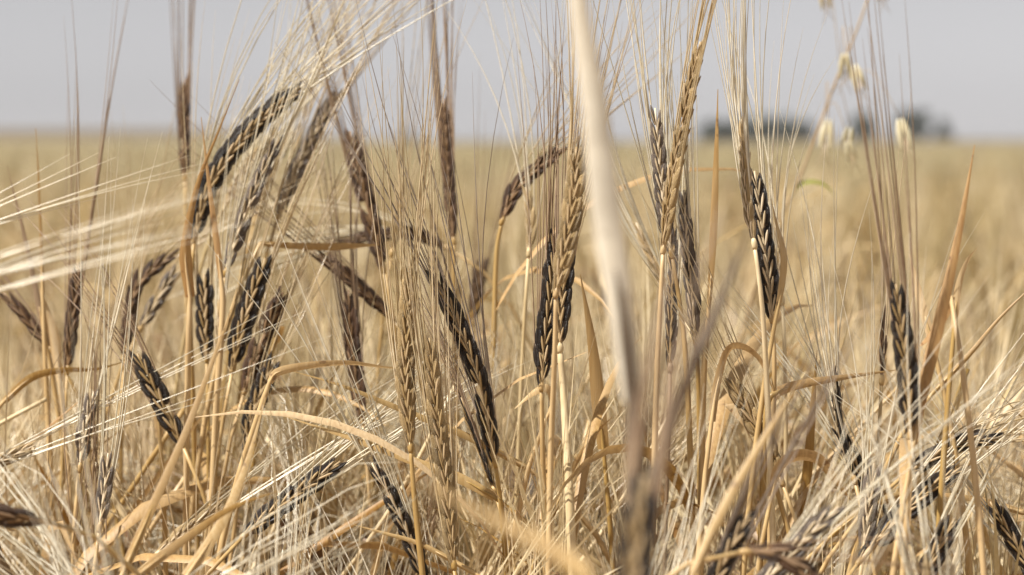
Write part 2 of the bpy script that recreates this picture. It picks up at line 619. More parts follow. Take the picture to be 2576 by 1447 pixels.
def hero(label, px, z, kind, roll=0, width=1.0, awn=0.14, spread=1.0, end=None, via=None, leaf=1, awn_mat=None, keep=1.0,
         curl=0.0, stem_r=1.0, stem_mat=None, leaf_mat='leaf', seed=None, group=None, name='barley_plant', awn_rad=1.0):
    """one barley plant placed where it grows; px runs from the ear's foot to its tip"""
    r = random.Random(seed if seed is not None else hash_label(label))
    zb, zt = z if isinstance(z, tuple) else (z, z)
    m = len(px)
    ctrl = [P(x, y, zb + (zt - zb) * i / (m - 1)) for i, (x, y) in enumerate(px)]
    path = spline(ctrl, 14)
    g_m, f_m, a_m, s_m = KINDS[kind]
    a_m = awn_mat or a_m
    s_m = stem_mat or s_m
    d = (path[1] - path[0]).normalized()
    sp = stem_to_ground(path[0], d, r, [P(x, y, zz) for x, y, zz in via] if via else None)
    root = thing(name, label, 'barley', group, sp[-1])
    inv = Matrix.Translation(-sp[-1])
    loc = lambda q: [inv @ v for v in q]
    # culm with a swollen node and a leaf sheath lower down
    sb = MB()
    n = len(sp)
    rr = [stem_r * (0.0008 + 0.0005 * min(1, i / (n * 0.4))) for i in range(n)]
    sb.tube([inv @ (path[0] + d * q) for q in (-.0016, -.0004, .0012, .0030)], [v * stem_r ** .5 for v in (.0009, .00125, .0013, .0009)], 7)
    sb.tube(loc(sp), rr, 7)
    sb.build('stem', M[s_m], root)
    # rachis
    eb = MB()
    pl = loc(path)
    eb.tube(pl, [0.0011 * width * (1 - 0.6 * i / 13) for i in range(14)], 5)
    ear = eb.build('ear', M[f_m], root)
    fac = (CAM - path[0]).normalized()
    grains, florets, awns, L = ear_layout(pl, fac, R(roll), width, r)
    for mt in grains:
        link('grain', GM[g_m], ear, mt)
    for mt in florets:
        link('side_floret', FM[f_m], ear, mt)
    ab = MB()
    ed = None
    if end:
        ed = (P(end[0], end[1], end[2] if len(end) > 2 else zt) - path[-1]).normalized()
    awn_tuft(ab, awns, r, awn, spread, ed, curl=curl, keep=keep, rad=0.00034 * awn_rad)
    tag(ab.build('awn_tuft', M[a_m], ear), None, None, kind='stuff')
    for k in range(leaf):
        i = int(n * r.uniform(.30, .55)) if not via else int(n * r.uniform(.45, .7))
        a = r.uniform(0, 6.28)
        out = Vector((math.cos(a), math.sin(a) * 0.6 + 0.2, 0)).normalized()
        lp = leaf_path(inv @ sp[i], out, r.uniform(.09, .17), r, r.uniform(.5, 1.3))
        lb = MB()
        lb.strip(lp, blade_w(len(lp), r.uniform(.004, .007)), out.cross(Vector((0, 0, 1))), 0.3, r.uniform(-2.2, 2.2))
        lb.build('leaf', M[leaf_mat], root)
    return root


def hash_label(s):
    h = 7
    for c in s:
        h = (h * 31 + ord(c)) % 1000003
    return h


def shoot(label, px, z, wmm, mat='leaf', twist=0.0, tw0=0.0, base=0.8, peak=0.2, fold=0.25, stem='stem', stem_r=1.0, via=None, n=18,
          tail=0.10, name='leafy_straw', cat='leaf', pw=1.7):
    """a leafy culm without an ear in view: the blade starts at px[0] and runs to its tip px[-1]"""
    r = random.Random(hash_label(label))
    zb, zt = z if isinstance(z, tuple) else (z, z)
    m = len(px)
    ctrl = [P(x, y, zb + (zt - zb) * i / (m - 1)) for i, (x, y) in enumerate(px)]
    path = spline(ctrl, n)
    d = (path[1] - path[0]).normalized()
    if via:
        sp = stem_to_ground(path[0], d, r, [P(*q) for q in via])
    else:
        dd = d if d.z > 0.25 else Vector((d.x * 0.5, d.y * 0.5, 0.8)).normalized()
        sp = stem_to_ground(path[0], dd, r, None, tail)
    root = thing(name, label, cat, None, sp[-1])
    inv = Matrix.Translation(-sp[-1])
    sb = MB()
    up = path[4:0:-1]
    sp = up + sp
    k = len(sp)
    sb.tube([inv @ q for q in sp], [stem_r * (0.0002 + 0.0008 * min(1, i / 6) + 0.0004 * min(1, i / (k * .5))) for i in range(k)], 7)
    sb.build('stem', M[stem], root)
    lb = MB()
    mid = path[n // 2]
    view = (mid - CAM).normalized()
    tt = (path[-1] - path[0]).normalized()
    lb.strip([inv @ q for q in path], blade_w(n, wmm / 1000, base, peak, pw), view.cross(tt), fold, twist, 0, 0.0, tw0)
    lb.build('leaf', M[mat], root)
    return root


# ------------------------------------------------------------------ the land
def terrain(x, y):
    s = lambda a, b, v: min(1, max(0, (v - a) / (b - a))) ** 2 * (3 - 2 * min(1, max(0, (v - a) / (b - a))))
    far = s(60, 240, y)
    left = s(8, 34, -x * 250 / max(y, 60))
    right = s(15, 45, x * 250 / max(y, 60))
    return far * (1.35 * left + 0.2 * right) * min(1.5, y / 250)


def sheet(name, xs_of, ys, z, mat, bump=0.0, kind='structure'):
    b = MB()
    nx = len(xs_of(ys[0]))
    for y in ys:
        for x in xs_of(y):
            b.v.append(Vector((x, y, z + terrain(x, y) + (rnd.uniform(-bump, bump) if bump else 0))))
            b.a.append(0)
            b.tone.append(0)
    for j in range(len(ys) - 1):
        for i in range(nx - 1):
            q = j * nx + i
            b.f.append((q, q + 1, q + nx + 1, q + nx))
            b.mi.append(0)
    o = b.build(name, mat)
    o['kind'] = kind
    return o


def geom(a, b, n):
    return [a * (b / a) ** (i / (n - 1)) for i in range(n)]


sheet('ground', lambda y: [(-1 + 2 * i / 60) * (12 + .3 * abs(y)) for i in range(61)], [-25, -8, -2, 0] + geom(1, 1450, 40), 0.0, M['soil'])
o = sheet('barley_canopy', lambda y: [(-1 + 2 * i / 120) * (3 + 0.42 * y) for i in range(121)], geom(16, 130, 100), 0.62, M['canopy'], 0.035, 'stuff')
tag(o, 'far golden barley crop stretching to the horizon', 'barley field')
o = sheet('hill', lambda y: [(-1 + 2 * i / 60) * (40 + 0.28 * y) for i in range(61)], geom(131, 1440, 24), 0.6, M['fallow'])


# ------------------------------------------------------------------ far trees
def tree(px, base_y, h_px, w_px, d, label, group, lobes, seed):
    r = random.Random(seed)
    x = (px - 1288) / FV * d
    z0 = terrain(x, d) + 0.0
    H = CAM_H + (352 - (base_y - h_px)) / FV * d - z0
    W = w_px / FV * d
    root = thing('tree', label, 'tree', group, (x, d, z0))
    tb = MB()
    tb.tube([Vector((0, 0, -0.2)), Vector((0.05 * W, 0, H * .25)), Vector((-.03 * W, .05 * W, H * .55)), Vector((0, 0, H * .85))],
            [H * .045, H * .035, H * .022, H * .008], 7)
    for k in range(7):
        a = r.uniform(0, 6.28)
        zz = H * r.uniform(.2, .6)
        e = Vector((math.cos(a) * W * .35, math.sin(a) * W * .35, zz + H * .2))
        tb.tube([Vector((0, 0, zz)), e * .5 + Vector((0, 0, zz * .48)), e], [H * .016, H * .011, H * .004], 5)
    tb.build('trunk', M['bark'], root)
    cb = MB()
    cl = []
    for k in range(lobes):
        a, q = r.uniform(0, 6.28), r.random() ** .5
        f = r.uniform(.12, .95)
        prof = math.sin(math.pi * min(1, f * .8 + .18)) ** .6
        cl.append((Vector((math.cos(a) * q * W * .42 * prof, math.sin(a) * q * W * .42 * prof, H * f)), W * r.uniform(.10, .19)))
    for c, s in cl:
        for k in range(120):
            v = Vector((r.gauss(0, 1), r.gauss(0, 1), r.gauss(0, .8))).normalized() * s * r.uniform(.4, 1.05)
            p = c + v
            if p.z < H * .06:
                continue
            u = Vector((r.gauss(0, 1), r.gauss(0, 1), r.gauss(0, 1))).normalized()
            t = u.orthogonal().normalized()
            b = len(cb.v)
            L, B = s * .48, s * .30
            cb.v += [p - u * L, p + t * B, p + u * L, p - t * B]
            cb.a += [0] * 4
            cb.tone += [r.random() * .9 + .05] * 4
            cb.f.append((b, b + 1, b + 2, b + 3))
            cb.mi.append(0)
    cb.build('crown', M['tree_leaf'], root)


TD = 420
for i, (px, h, wd) in enumerate([(1782, 40, 62), (1828, 46, 66), (1878, 52, 70), (1930, 55, 74), (1982, 56, 70), (2024, 44, 54)]):
    tree(px, 349, h, wd, TD + 6 * (i % 2), 'low broad dark evergreen in the close row far across the field', 'close row of far evergreens', 26, 40 + i)
tree(2172, 346, 54, 74, TD + 10, 'lone rounded dark tree between the far row and the tall pair', None, 26, 50)
tree(2276, 346, 66, 56, TD - 8, 'tall slim dark tree of the far pair, the broader one', None, 30, 51)
tree(2316, 346, 74, 50, TD, 'tallest slim dark tree of the far pair', None, 30, 52)
tree(2376, 346, 46, 60, TD + 12, 'small rounded dark tree standing past the tall far pair', None, 22, 53)
tree(1032, 352, 12, 46, 900, 'tiny faint tree on the distant horizon behind the field', None, 22, 54)

# ------------------------------------------------------------------ barley plants placed one by one
# --- the sharp ones
hero('black ear with pale centre florets leaning towards the tan ears', [(1246, 1168), (1205, 960), (1140, 790), (1092, 690)], (0.945, 0.94), 'black', 4,
     1.05, 0.15, 0.9, end=(960, 300, 0.93), via=[(1262, 1290, .95), (1275, 1440, .96)], leaf_mat='leaf_pale')
hero('thin dark ear tucked behind the foot of the black ear', [(1246, 1240), (1205, 1120), (1160, 1000)], 0.965, 'black', 80, 0.7, 0.11, 0.7,
     end=(1060, 780), awn_mat='awn_brown')
hero('upright tan ear with golden awns beside the black ear', [(1033, 1130), (1020, 960), (1024, 800), (1030, 655)], 0.93, 'tan', 6, 1.0, 0.15, 0.55,
     end=(1052, 200, .93), via=[(1042, 1250, .93), (1062, 1440, .93)])
hero('long tan ear whose foot reaches below the blurred leaf', [(1142, 1425), (1120, 1220), (1092, 1000), (1080, 850)], 0.925, 'tan', -8, 0.95, 0.15, 0.5,
     end=(1060, 330, .93))
hero('half tan ear rising over the twin black ears', [(1398, 740), (1425, 610), (1445, 480), (1450, 370)], 0.885, 'tan', 14, 1.1, 0.15, 0.8,
     end=(1480, -60, .88), via=[(1395, 900, .89), (1385, 1150, .9), (1380, 1440, .9)], awn_mat='awn_gold')
hero('black ear, the twin on the pale thick stem', [(1408, 880), (1412, 780), (1422, 660), (1432, 560)], 0.92, 'black', 10, 1.08, 0.14, 0.6,
     end=(1440, 100, .93), via=[(1418, 1000, .92), (1432, 1250, .91), (1440, 1440, .91)], stem_r=1.5, stem_mat='stem_pale', awn_mat='awn_brown')
hero('black ear, the lower twin over a curled leaf', [(1362, 975), (1368, 870), (1384, 730), (1396, 585)], 0.925, 'black', -14, 1.02, 0.15, 0.6,
     end=(1420, 170, .93), via=[(1365, 1150, .93), (1372, 1440, .94)], awn_mat='awn_brown')
hero('silvery ear fanning pale awns behind the narrow tan ear', [(1690, 642), (1672, 540), (1658, 400), (1648, 272)], 0.955, 'grey', 8, 0.85, 0.15, 0.75,
     end=(1655, -200, .95), via=[(1712, 780, .955), (1728, 950, .955), (1742, 1300, .96)], keep=1.0)
hero('narrow tan ear seen edge-on, leaning over the silvery ear', [(1668, 632), (1690, 480), (1722, 300), (1762, 105)], (0.93, 0.915), 'tan', 52, 1.05, 0.12, 0.25,
     end=(1835, -200, .91), via=[(1660, 780, .93), (1650, 1000, .93), (1640, 1440, .93)])
hero('grey-black ear streaked with silver awns beside the narrow tan ear', [(1750, 862), (1742, 740), (1728, 600), (1720, 478)], 0.965, 'grey', 30, 0.95, 0.14, 0.45,
     end=(1690, 0, .96), via=[(1758, 1000, .97), (1762, 1300, .97)])
hero('dark ear on a rusty stem under the narrow tan ear', [(1686, 930), (1690, 800), (1694, 690), (1696, 580)], 0.985, 'black', 40, 0.85, 0.13, 0.5,
     end=(1700, 100, .98), stem_mat='stem_brown', awn_mat='awn_pale')
hero('glossy black ear with a papery sheath at its side', [(1942, 805), (1932, 690), (1915, 560), (1898, 430)], 0.95, 'blackpale', -6, 1.1, 0.15, 0.7,
     end=(1880, -60, .95), via=[(1948, 930, .95), (1940, 1200, .96), (1935, 1440, .96)])
hero('pale ear with straight white awns in front of the glossy black ear', [(1898, 618), (1884, 520), (1874, 410), (1866, 300)], 0.935, 'pale', 60, 0.75, 0.14, 0.3,
     end=(1895, -140, .93), via=[(1918, 780, .935), (1930, 1000, .94), (1948, 1440, .94)])
hero('small tan ear tilted among pale leaves', [(1968, 1215), (1925, 1115), (1880, 1030), (1836, 950)], 0.95, 'tan', 10, 1.1, 0.12, 0.6, end=(1690, 700))
hero('slender blue-black ear upright by the lying black ears', [(2150, 1210), (2122, 1110), (2108, 1030), (2106, 925)], 0.95, 'blackpale', 70, 0.8, 0.13, 0.7, end=(2090, 600))
hero('black ear bent below the slender blue-black ear', [(2240, 1340), (2190, 1235), (2140, 1140), (2108, 1085)], 0.975, 'black', 20, 0.9, 0.12, 0.8, end=(1990, 900), awn_mat='awn_pale')
hero('large dark ear with a long brown awn brush by the orange leaf', [(2290, 1098), (2284, 960), (2268, 830), (2254, 715)], (0.85, 0.845), 'black', 6, 1.02, 0.15, 0.12,
     end=(2200, 250, .84), via=[(2288, 1160, .85), (2280, 1300, .85), (2272, 1440, .85)], awn_mat='awn_brown', awn_rad=1.15)
hero('black ear lying low, its pale awns fanned wide under the large dark ear', [(2160, 1415), (2240, 1325), (2330, 1240), (2420, 1175)], (0.89, 0.91), 'black', 10, 1.15, 0.12, 0.7,
     end=(2640, 960), awn_mat='awn_pale')
hero('black ear arched over the lying ear, awns crinkled', [(2270, 1200), (2345, 1150), (2430, 1112), (2512, 1106)], 0.915, 'black', -12, 0.95, 0.10, 1.0,
     end=(2660, 1130), curl=0.06, awn_mat='awn_gold')
hero('short black ear low by the long straight straw', [(2280, 1545), (2335, 1432), (2368, 1365), (2402, 1305)], 0.88, 'black', 12, 1.1, 0.12, 0.6, end=(2520, 1040), awn_mat='awn_pale')
hero('grey ear with pale florets standing between the lying black ears', [(2172, 1385), (2184, 1290), (2198, 1165)], 0.91, 'grey', 10, 1.0, 0.13, 0.8, end=(2230, 800))
hero('black ear half hidden among pale awns below the arched ear', [(2640, 1500), (2590, 1425), (2540, 1340), (2490, 1262)], 0.92, 'black', 10, 1.05, 0.13, 0.8, end=(2330, 1080), awn_mat='awn_pale')
hero('narrow brown ear upright behind the large dark ear', [(2218, 960), (2222, 870), (2226, 770)], 0.985, 'brown', 70, 0.6, 0.12, 0.5, end=(2232, 400), awn_mat='awn_gold')
hero('black ear steep in the low straw, white awns up to the folded leaf', [(1075, 1480), (1042, 1385), (1000, 1285), (935, 1165)], (0.965, 0.955), 'blackpale', 12, 0.95, 0.155, 0.55,
     end=(640, 640, .95))
# --- slightly out of focus, nearer
hero('blurred charcoal ear with a long closed grey awn brush', [(1740, 1580), (1785, 1490), (1832, 1390), (1888, 1285)], (0.80, 0.79), 'black', 6, 1.0, 0.14, 0.28, end=(2040, 930, .76))
hero('blurred pale grey ear leaning over the drooping dark ear', [(1860, 1540), (1935, 1452), (2015, 1365), (2110, 1275)], (0.82, 0.82), 'grey', 8, 1.05, 0.13, 0.8, end=(2330, 1060, .82))
hero('blurred dark ear drooping beside the charcoal ear', [(1872, 1388), (1950, 1392), (2030, 1450), (2090, 1540)], (0.76, 0.76), 'brown', 10, 1.0, 0.10, 0.5, leaf=0)
hero('blurred brown ear lying level, low under the sagging black ear', [(112, 1310), (20, 1300), (-90, 1292), (-200, 1300)], (0.80, 0.78), 'brown', 10, 1.1, 0.12, 0.7, leaf=0)
# --- behind the focus, the left cluster
hero('big arched black ear with a broad white awn plume', [(488, 605), (525, 470), (630, 325), (757, 222)], (1.05, 1.05), 'black', -6, 1.35, 0.17, 0.55,
     end=(1010, -10, 1.05), via=[(478, 760, 1.05), (485, 1000, 1.06), (500, 1440, 1.08)], awn_mat='awn_pale', awn_rad=1.15)
hero('black ear with silver awns under the arched ear', [(566, 690), (600, 585), (650, 460), (702, 345)], 1.03, 'grey', 20, 0.95, 0.16, 0.5,
     end=(800, 0, 1.03), via=[(560, 800, 1.03), (545, 1000, 1.03), (530, 1440, 1.05)], stem_r=1.2)
hero('dark ear leaning towards the brown pair, awns spread to the sky', [(700, 545), (745, 430), (805, 310), (862, 222)], 1.14, 'grey', 10, 1.0, 0.17, 0.9,
     end=(980, -60, 1.14), awn_mat='awn_gold')
hero('black ear steeply leaning in the dark cluster, pale awns closed', [(585, 930), (610, 820), (668, 650)], 1.03, 'black', 10, 1.35, 0.17, 0.4, end=(860, 250, 1.07), awn_mat='awn_gold')
hero('dark brown ear lowest of the dark cluster', [(615, 985), (655, 870), (712, 735)], 1.05, 'brown', 8, 1.25, 0.17, 0.4, end=(850, 330, 1.1), awn_mat='awn_gold')
hero('black ear upright in the dark cluster beside the pale stem', [(520, 905), (516, 800), (514, 690)], 1.05, 'black', 12, 1.2, 0.16, 0.5, end=(620, 150, 1.1), awn_mat='awn_gold')
hero('dark ear at the foot of the dark cluster', [(618, 1140), (640, 1030), (688, 905)], 1.03, 'black', 8, 1.2, 0.15, 0.6, end=(800, 640, 1.1), awn_mat='awn_gold')
hero('black ear sagging beside the broad drooping leaf stem', [(458, 1118), (400, 1000), (345, 890)], 1.0, 'black', 10, 1.3, 0.13, 0.6, end=(230, 720, 1.03), awn_mat='awn_brown')
hero('dark ear slanting up to the broad drooping leaf', [(352, 830), (395, 755), (446, 672)], 1.12, 'grey', 10, 0.9, 0.13, 0.5, end=(570, 480, 1.12), awn_mat='awn_gold')
hero('brown ear bowed over below the horizontal white awns', [(318, 880), (335, 745), (395, 670), (450, 640)], 1.10, 'brown', 10, 0.85, 0.14, 0.7, end=(640, 560, 1.1), awn_mat='awn_gold')
hero('brown ear bolt upright against the sky, first of the tall ears', [(466, 450), (462, 330), (466, 198)], 1.20, 'brown', 32, 1.0, 0.16, 0.2, end=(470, -200, 1.2), via=[(470, 700, 1.2), (474, 1000, 1.2)])
hero('brown ear leaning back beside the tall upright pair', [(965, 680), (935, 560), (905, 440), (880, 330)], 1.10, 'brown', 8, 1.2, 0.16, 0.22, end=(835, 60, 1.1), leaf=1)
hero('tall slim brown ear reaching into the sky near the bowed brown ear', [(1142, 610), (1132, 490), (1124, 370), (1116, 248)], 1.12, 'brown', 35, 1.0, 0.16, 0.22, end=(1118, -120, 1.12), via=[(1142, 720, 1.12), (1150, 1000, 1.13)])
hero('brown ear bowed to the half tan ear, silky awns', [(1262, 560), (1290, 490), (1345, 430), (1412, 372)], 1.06, 'brown', 12, 0.95, 0.13, 0.6, end=(1560, 230, 1.06), via=[(1248, 650, 1.06), (1242, 900, 1.06)], awn_mat='awn_gold')
hero('blurred brown ear upright behind the black ears', [(1188, 815), (1200, 730), (1218, 640)], 1.22, 'brown', 10, 1.05, 0.13, 0.6, end=(1240, 380, 1.22))
hero('brown ear tipped over across the gap by the tan ears', [(985, 800), (930, 745), (860, 685), (800, 640)], 1.07, 'brown', 14, 0.9, 0.14, 0.4, end=(640, 500, 1.05))
hero('brown ear lying flat behind the leaning brown ear', [(1130, 625), (1040, 590), (940, 592), (850, 612)], 1.17, 'brown', 14, 0.85, 0.13, 0.8, end=(640, 720, 1.17), awn_mat='awn_pale')
hero('dark brown ear upright in the gap by the tan ears', [(912, 1062), (896, 930), (884, 820), (876, 730)], 1.05, 'brown', 40, 1.2, 0.15, 0.4, end=(865, 400, 1.1))
hero('slim brown ear hanging over below the white awn sheaf', [(132, 885), (75, 810), (8, 735)], 1.08, 'brown', 20, 0.8, 0.12, 0.6, end=(-120, 640, 1.08))
hero('dark ear upright with tall brown awns against the horizon', [(170, 935), (182, 800), (200, 660)], 1.07, 'brown', 14, 0.9, 0.17, 0.5, end=(245, 120, 1.08), awn_mat='awn_brown')
hero('brown ear upright behind the bowed brown ear', [(312, 900), (318, 830), (330, 745)], 1.15, 'brown', 10, 0.85, 0.14, 0.7, end=(380, 400, 1.15), awn_mat='awn_gold')
hero('black ear lying low on the straw with pale awns above', [(612, 1350), (690, 1285), (770, 1225), (856, 1162)], (0.93, 0.95), 'black', 10, 1.2, 0.13, 0.6, end=(1080, 1010, 1.0), awn_mat='awn_pale')
hero('pale ear lying low, its awn sheaf laid over the black one', [(395, 1395), (480, 1330), (560, 1270)], 0.985, 'pale', 10, 0.9, 0.16, 0.5, end=(960, 1050, .99))
hero('pale ear jutting in with a white awn sheaf over the bowed ears', [(-420, 800), (-260, 745), (-110, 698)], .75, 'pale', 30, 0.8, 0.14, 0.3, end=(620, 505, .73), leaf=0, awn_rad=.85, keep=.85)
hero('pale ear beneath it with the lower white awn sheaf', [(-400, 850), (-240, 790), (-90, 735)], .77, 'pale', 30, 0.8, 0.135, 0.28, end=(600, 560, .75), leaf=0, awn_rad=.85, keep=.8)
hero('bleached ear above it raking thin awns across the horizon', [(-330, 670), (-210, 620), (-100, 575)], .86, 'pale', 30, 0.7, 0.12, 0.5, end=(460, 390, .88), leaf=0, keep=.7)
hero('pale bleached ear upright in the dark cluster', [(548, 930), (552, 830), (562, 730)], 1.03, 'pale', 60, 0.7, 0.12, 0.5, end=(600, 480, 1.03))
hero('dark ear low behind the sagging ear, silver awns upright', [(200, 1180), (212, 1090), (236, 985)], 1.0, 'grey', 10, 0.85, 0.15, 0.5, end=(280, 700, 1.0))
hero('grey ear low in the sheaf of white upright awns', [(250, 1330), (262, 1240), (272, 1140)], 0.96, 'grey', 20, 0.8, 0.15, 0.45, end=(282, 700, .97))
hero('pale ear low with awns raked across the sagging black ear', [(-70, 1190), (10, 1155), (90, 1120)], 1.0, 'pale', 20, 0.8, 0.16, 0.8, end=(480, 980, 1.0), leaf=0)
hero('pale ear leaning with a long loose awn fan over the sky', [(1330, 640), (1335, 560), (1322, 470)], 1.04, 'pale', 40, 0.7, 0.17, 0.9, end=(1190, 60, 1.05), awn_mat='awn_pale')
hero('blurred pale ear near the thick cream blade, awns fanned', [(1720, 800), (1660, 690), (1600, 560)], 1.05, 'pale', 40, 0.7, 0.18, 0.9, end=(1480, 60, 1.06), leaf=0)
hero('golden ear behind the glossy black ear with wispy awns', [(1968, 760), (1962, 660), (1960, 560)], 1.0, 'pale', 50, 0.6, 0.12, 1.3, end=(2030, 290, 1.0), awn_mat='awn_pale')

hero('bleached ear behind the arched black ear, plume slanting to the sky', [(560, 530), (618, 425), (700, 330)], 1.13, 'pale', 40, 0.7, 0.18, 0.6, end=(920, -40, 1.13), leaf=0, awn_rad=1.1)
hero('tan ear behind the silver-awned ear, plume steep to the sky', [(640, 560), (676, 450), (735, 335)], 1.17, 'tan', 40, 0.7, 0.18, 0.8, end=(850, -90, 1.17), leaf=0, awn_mat='awn_pale')
hero('tan ear hidden behind the leaning brown ear, golden awns high', [(985, 640), (1000, 560), (1010, 470)], 1.13, 'tan', 40, 0.6, 0.17, 0.8, end=(1040, 60, 1.13), leaf=0)
# --- the thick blurred straws close to the camera
shoot('thick cream blade rising blurred in front of the twin black ears', [(1592, 1010), (1560, 760), (1528, 560), (1495, 260), (1462, 60), (1440, -150), (1425, -420)], (0.58, 0.56), 7.4, 'leaf_cream',
      base=0.75, peak=0.3, fold=0.5, stem='stem_dark', stem_r=2.2, via=[(1598, 1200, .58), (1592, 1450, .585)])
hero('blurred dark ear low before the cream blade, its awn brush closed', [(1572, 1700), (1590, 1520), (1604, 1350), (1622, 1195)], (0.54, 0.545), 'black', 12, 1.25, 0.095, 0.05,
     end=(1890, 560, .57), leaf=0, awn_rad=2.0, awn_mat='awn_brown', stem_mat='stem_dark')
shoot('blurred dark straw slanting off beside the cream blade', [(1630, 1240), (1712, 1000), (1795, 800), (1888, 570)], (0.575, 0.61), 3.4, 'stem_dark', base=1.0, peak=0.1, fold=.6,
      stem='stem_dark', stem_r=1.4, via=[(1606, 1330, .575), (1590, 1480, .575)], pw=2.6)
shoot('blurred tan blade slanting low across the tan ears', [(1480, 1460), (1360, 1378), (1200, 1290), (1000, 1180)], (0.45, 0.49), 5.4, 'leaf_pale', base=1, peak=.1, tw0=-.7, fold=.5, pw=1.0)
shoot('blurred tan straw leaning up to the grey awn brush', [(1745, 1440), (1830, 1260), (1930, 1090), (2010, 960)], (0.72, 0.74), 3.4, 'leaf_pale', base=.9, peak=.1, fold=.5)
shoot('blurred tan straw leaning up to the dark cluster', [(310, 1440), (390, 1260), (470, 1080), (545, 880), (590, 760)], (0.83, 0.9), 3.4, 'leaf', base=1, peak=.1)
shoot('broad tan straw sweeping up to the folded leaf', [(470, 1450), (560, 1310), (620, 1170), (668, 1000)], (0.84, 0.88), 4.2, 'leaf_pale', base=1, peak=.1)
shoot('broad tan straw crossing low over the lying pale ear', [(330, 1460), (460, 1360), (580, 1280), (700, 1235)], (0.82, 0.84), 3.6, 'leaf', base=1, peak=.1)

# --- leaves one can follow
shoot('dry leaf folded at a kink, blade running level to the tan ear', [(678, 962), (700, 936), (780, 920), (880, 914), (980, 926), (1128, 930)], (0.945, 0.94), 3.6, 'leaf_pale', twist=1.2,
      via=[(655, 1030, .945), (600, 1200, .95), (560, 1360, .95)])
shoot('straight dry leaf slanting down under the folded leaf', [(1330, 1180), (1180, 1100), (990, 1022), (860, 970), (722, 930)], (0.98, 0.945), 3.2, 'leaf_pale', twist=.8)
shoot('ridged straw leaf sloping behind the feet of the tan ears', [(1245, 1252), (1160, 1205), (1080, 1175), (900, 1108), (712, 1046)], (0.955, 0.955), 4.6, 'leaf_pale', twist=.5, peak=.3)
shoot('pointed tan leaf standing straight with black specks', [(1782, 790), (1792, 640), (1800, 450), (1806, 225)], 0.95, 3.2, 'leaf', base=.5, peak=.45, via=[(1770, 950, .955), (1765, 1200, .96)])
shoot('long orange leaf flanking the large dark ear', [(2298, 1118), (2328, 960), (2365, 800), (2410, 600), (2452, 365)], (0.85, 0.87), 5.0, 'leaf_orange', base=.5, peak=.35, fold=.5)
shoot('short tan leaf branching from the orange leaf', [(2392, 745), (2370, 800), (2335, 850), (2300, 880)], (0.87, 0.88), 4.0, 'leaf_orange', twist=1)
shoot('level straw leaf reaching to the large dark ear', [(1958, 985), (2010, 968), (2120, 950), (2262, 930)], 0.945, 4.0, 'leaf', twist=.4, base=1, via=[(1930, 1020, .945), (1920, 1200, .95)])
shoot('ochre leaf arching in a loop beside the small tan ear', [(1790, 1060), (1806, 960), (1832, 882), (1870, 874), (1915, 910), (1948, 990)], (0.94, 0.95), 3.8, 'leaf', twist=1.6, base=.9, peak=.4)
shoot('wide ochre leaf curving over in a hoop low by the grey ear', [(1940, 1250), (1960, 1180), (2005, 1148), (2060, 1158), (2100, 1210), (2150, 1270)], (0.93, 0.94), 6.0, 'leaf', twist=.7, tw0=.3, base=.9, peak=.4)
shoot('broad ochre leaf standing by the twin black ears', [(1518, 1130), (1506, 1010), (1490, 860), (1460, 690)], (0.96, 0.955), 6.0, 'leaf', base=.8, peak=.3, twist=.5)
shoot('curled pale leaf at the foot of the lower twin', [(1372, 1060), (1392, 1010), (1378, 976), (1340, 990), (1295, 1028)], (0.94, 0.925), 5.0, 'leaf_pale', twist=1.2)
shoot('thin straw leaf crossing down from the broad ochre leaf', [(1370, 1345), (1440, 1180), (1500, 1090), (1540, 1050)], .94, 2.4, 'leaf', twist=.6)
shoot('narrow rusty leaf pointing up before the arched black ear', [(556, 700), (545, 610), (528, 480), (506, 295)], (1.0, 1.0), 2.8, 'leaf_orange', base=.8, peak=.3, via=[(560, 780, 1.0), (545, 1000, 1.0)])
shoot('broad orange leaf tapering up past the arched black ear', [(478, 748), (466, 640), (478, 545), (505, 440), (548, 335), (602, 200)], (1.0, .99), 5.6, 'leaf_orange', base=.75, peak=.18, pw=.6, via=[(474, 860, 1.0), (470, 1100, 1.01)], fold=.4)
shoot('thin brown leaf tip leaning behind the white awn sheaf', [(110, 830), (92, 740), (58, 580), (18, 418)], 1.07, 3.0, 'stem_brown', base=.9, peak=.2)
shoot('thread-thin upright straw beside the brown leaf tip', [(108, 760), (103, 600), (97, 450), (90, 322)], 1.06, 1.6, 'leaf', base=1, peak=.1)
shoot('long straight straw slanting away from the orange leaf', [(2350, 985), (2440, 890), (2520, 795), (2640, 680)], (0.93, .93), 2.2, 'leaf', base=1, peak=.1, fold=.8)
shoot('pale pointed leaf beside the large dark ear', [(2345, 860), (2320, 770), (2302, 700), (2288, 640)], .91, 3.4, 'leaf_pale', base=.9, peak=.3)
shoot('cream leaf curving beyond the orange leaf', [(2400, 830), (2410, 730), (2432, 660), (2462, 620)], .9, 3.0, 'leaf_pale', twist=1)
shoot('pale flat leaf by the small tan ear', [(1905, 1110), (1880, 1060), (1850, 1030), (1822, 1020)], .955, 5.4, 'leaf_pale', base=.8, peak=.5)
shoot('papery sheath clasping the glossy black ear', [(1950, 810), (1968, 720), (1975, 640), (1955, 560), (1940, 500)], .945, 5.0, 'leaf_pale', base=.4, peak=.5, twist=1.0, tw0=.5)
shoot('short cream leaf across the pale leaning awns', [(655, 612), (720, 618), (830, 622), (955, 616)], (1.04, 1.05), 3.8, 'leaf', twist=.6, base=.5, peak=.7)
shoot('ochre leaf running level behind the ear with tall brown awns', [(10, 1010), (80, 950), (160, 932), (240, 930), (330, 905)], 1.03, 3.6, 'leaf', twist=.8)
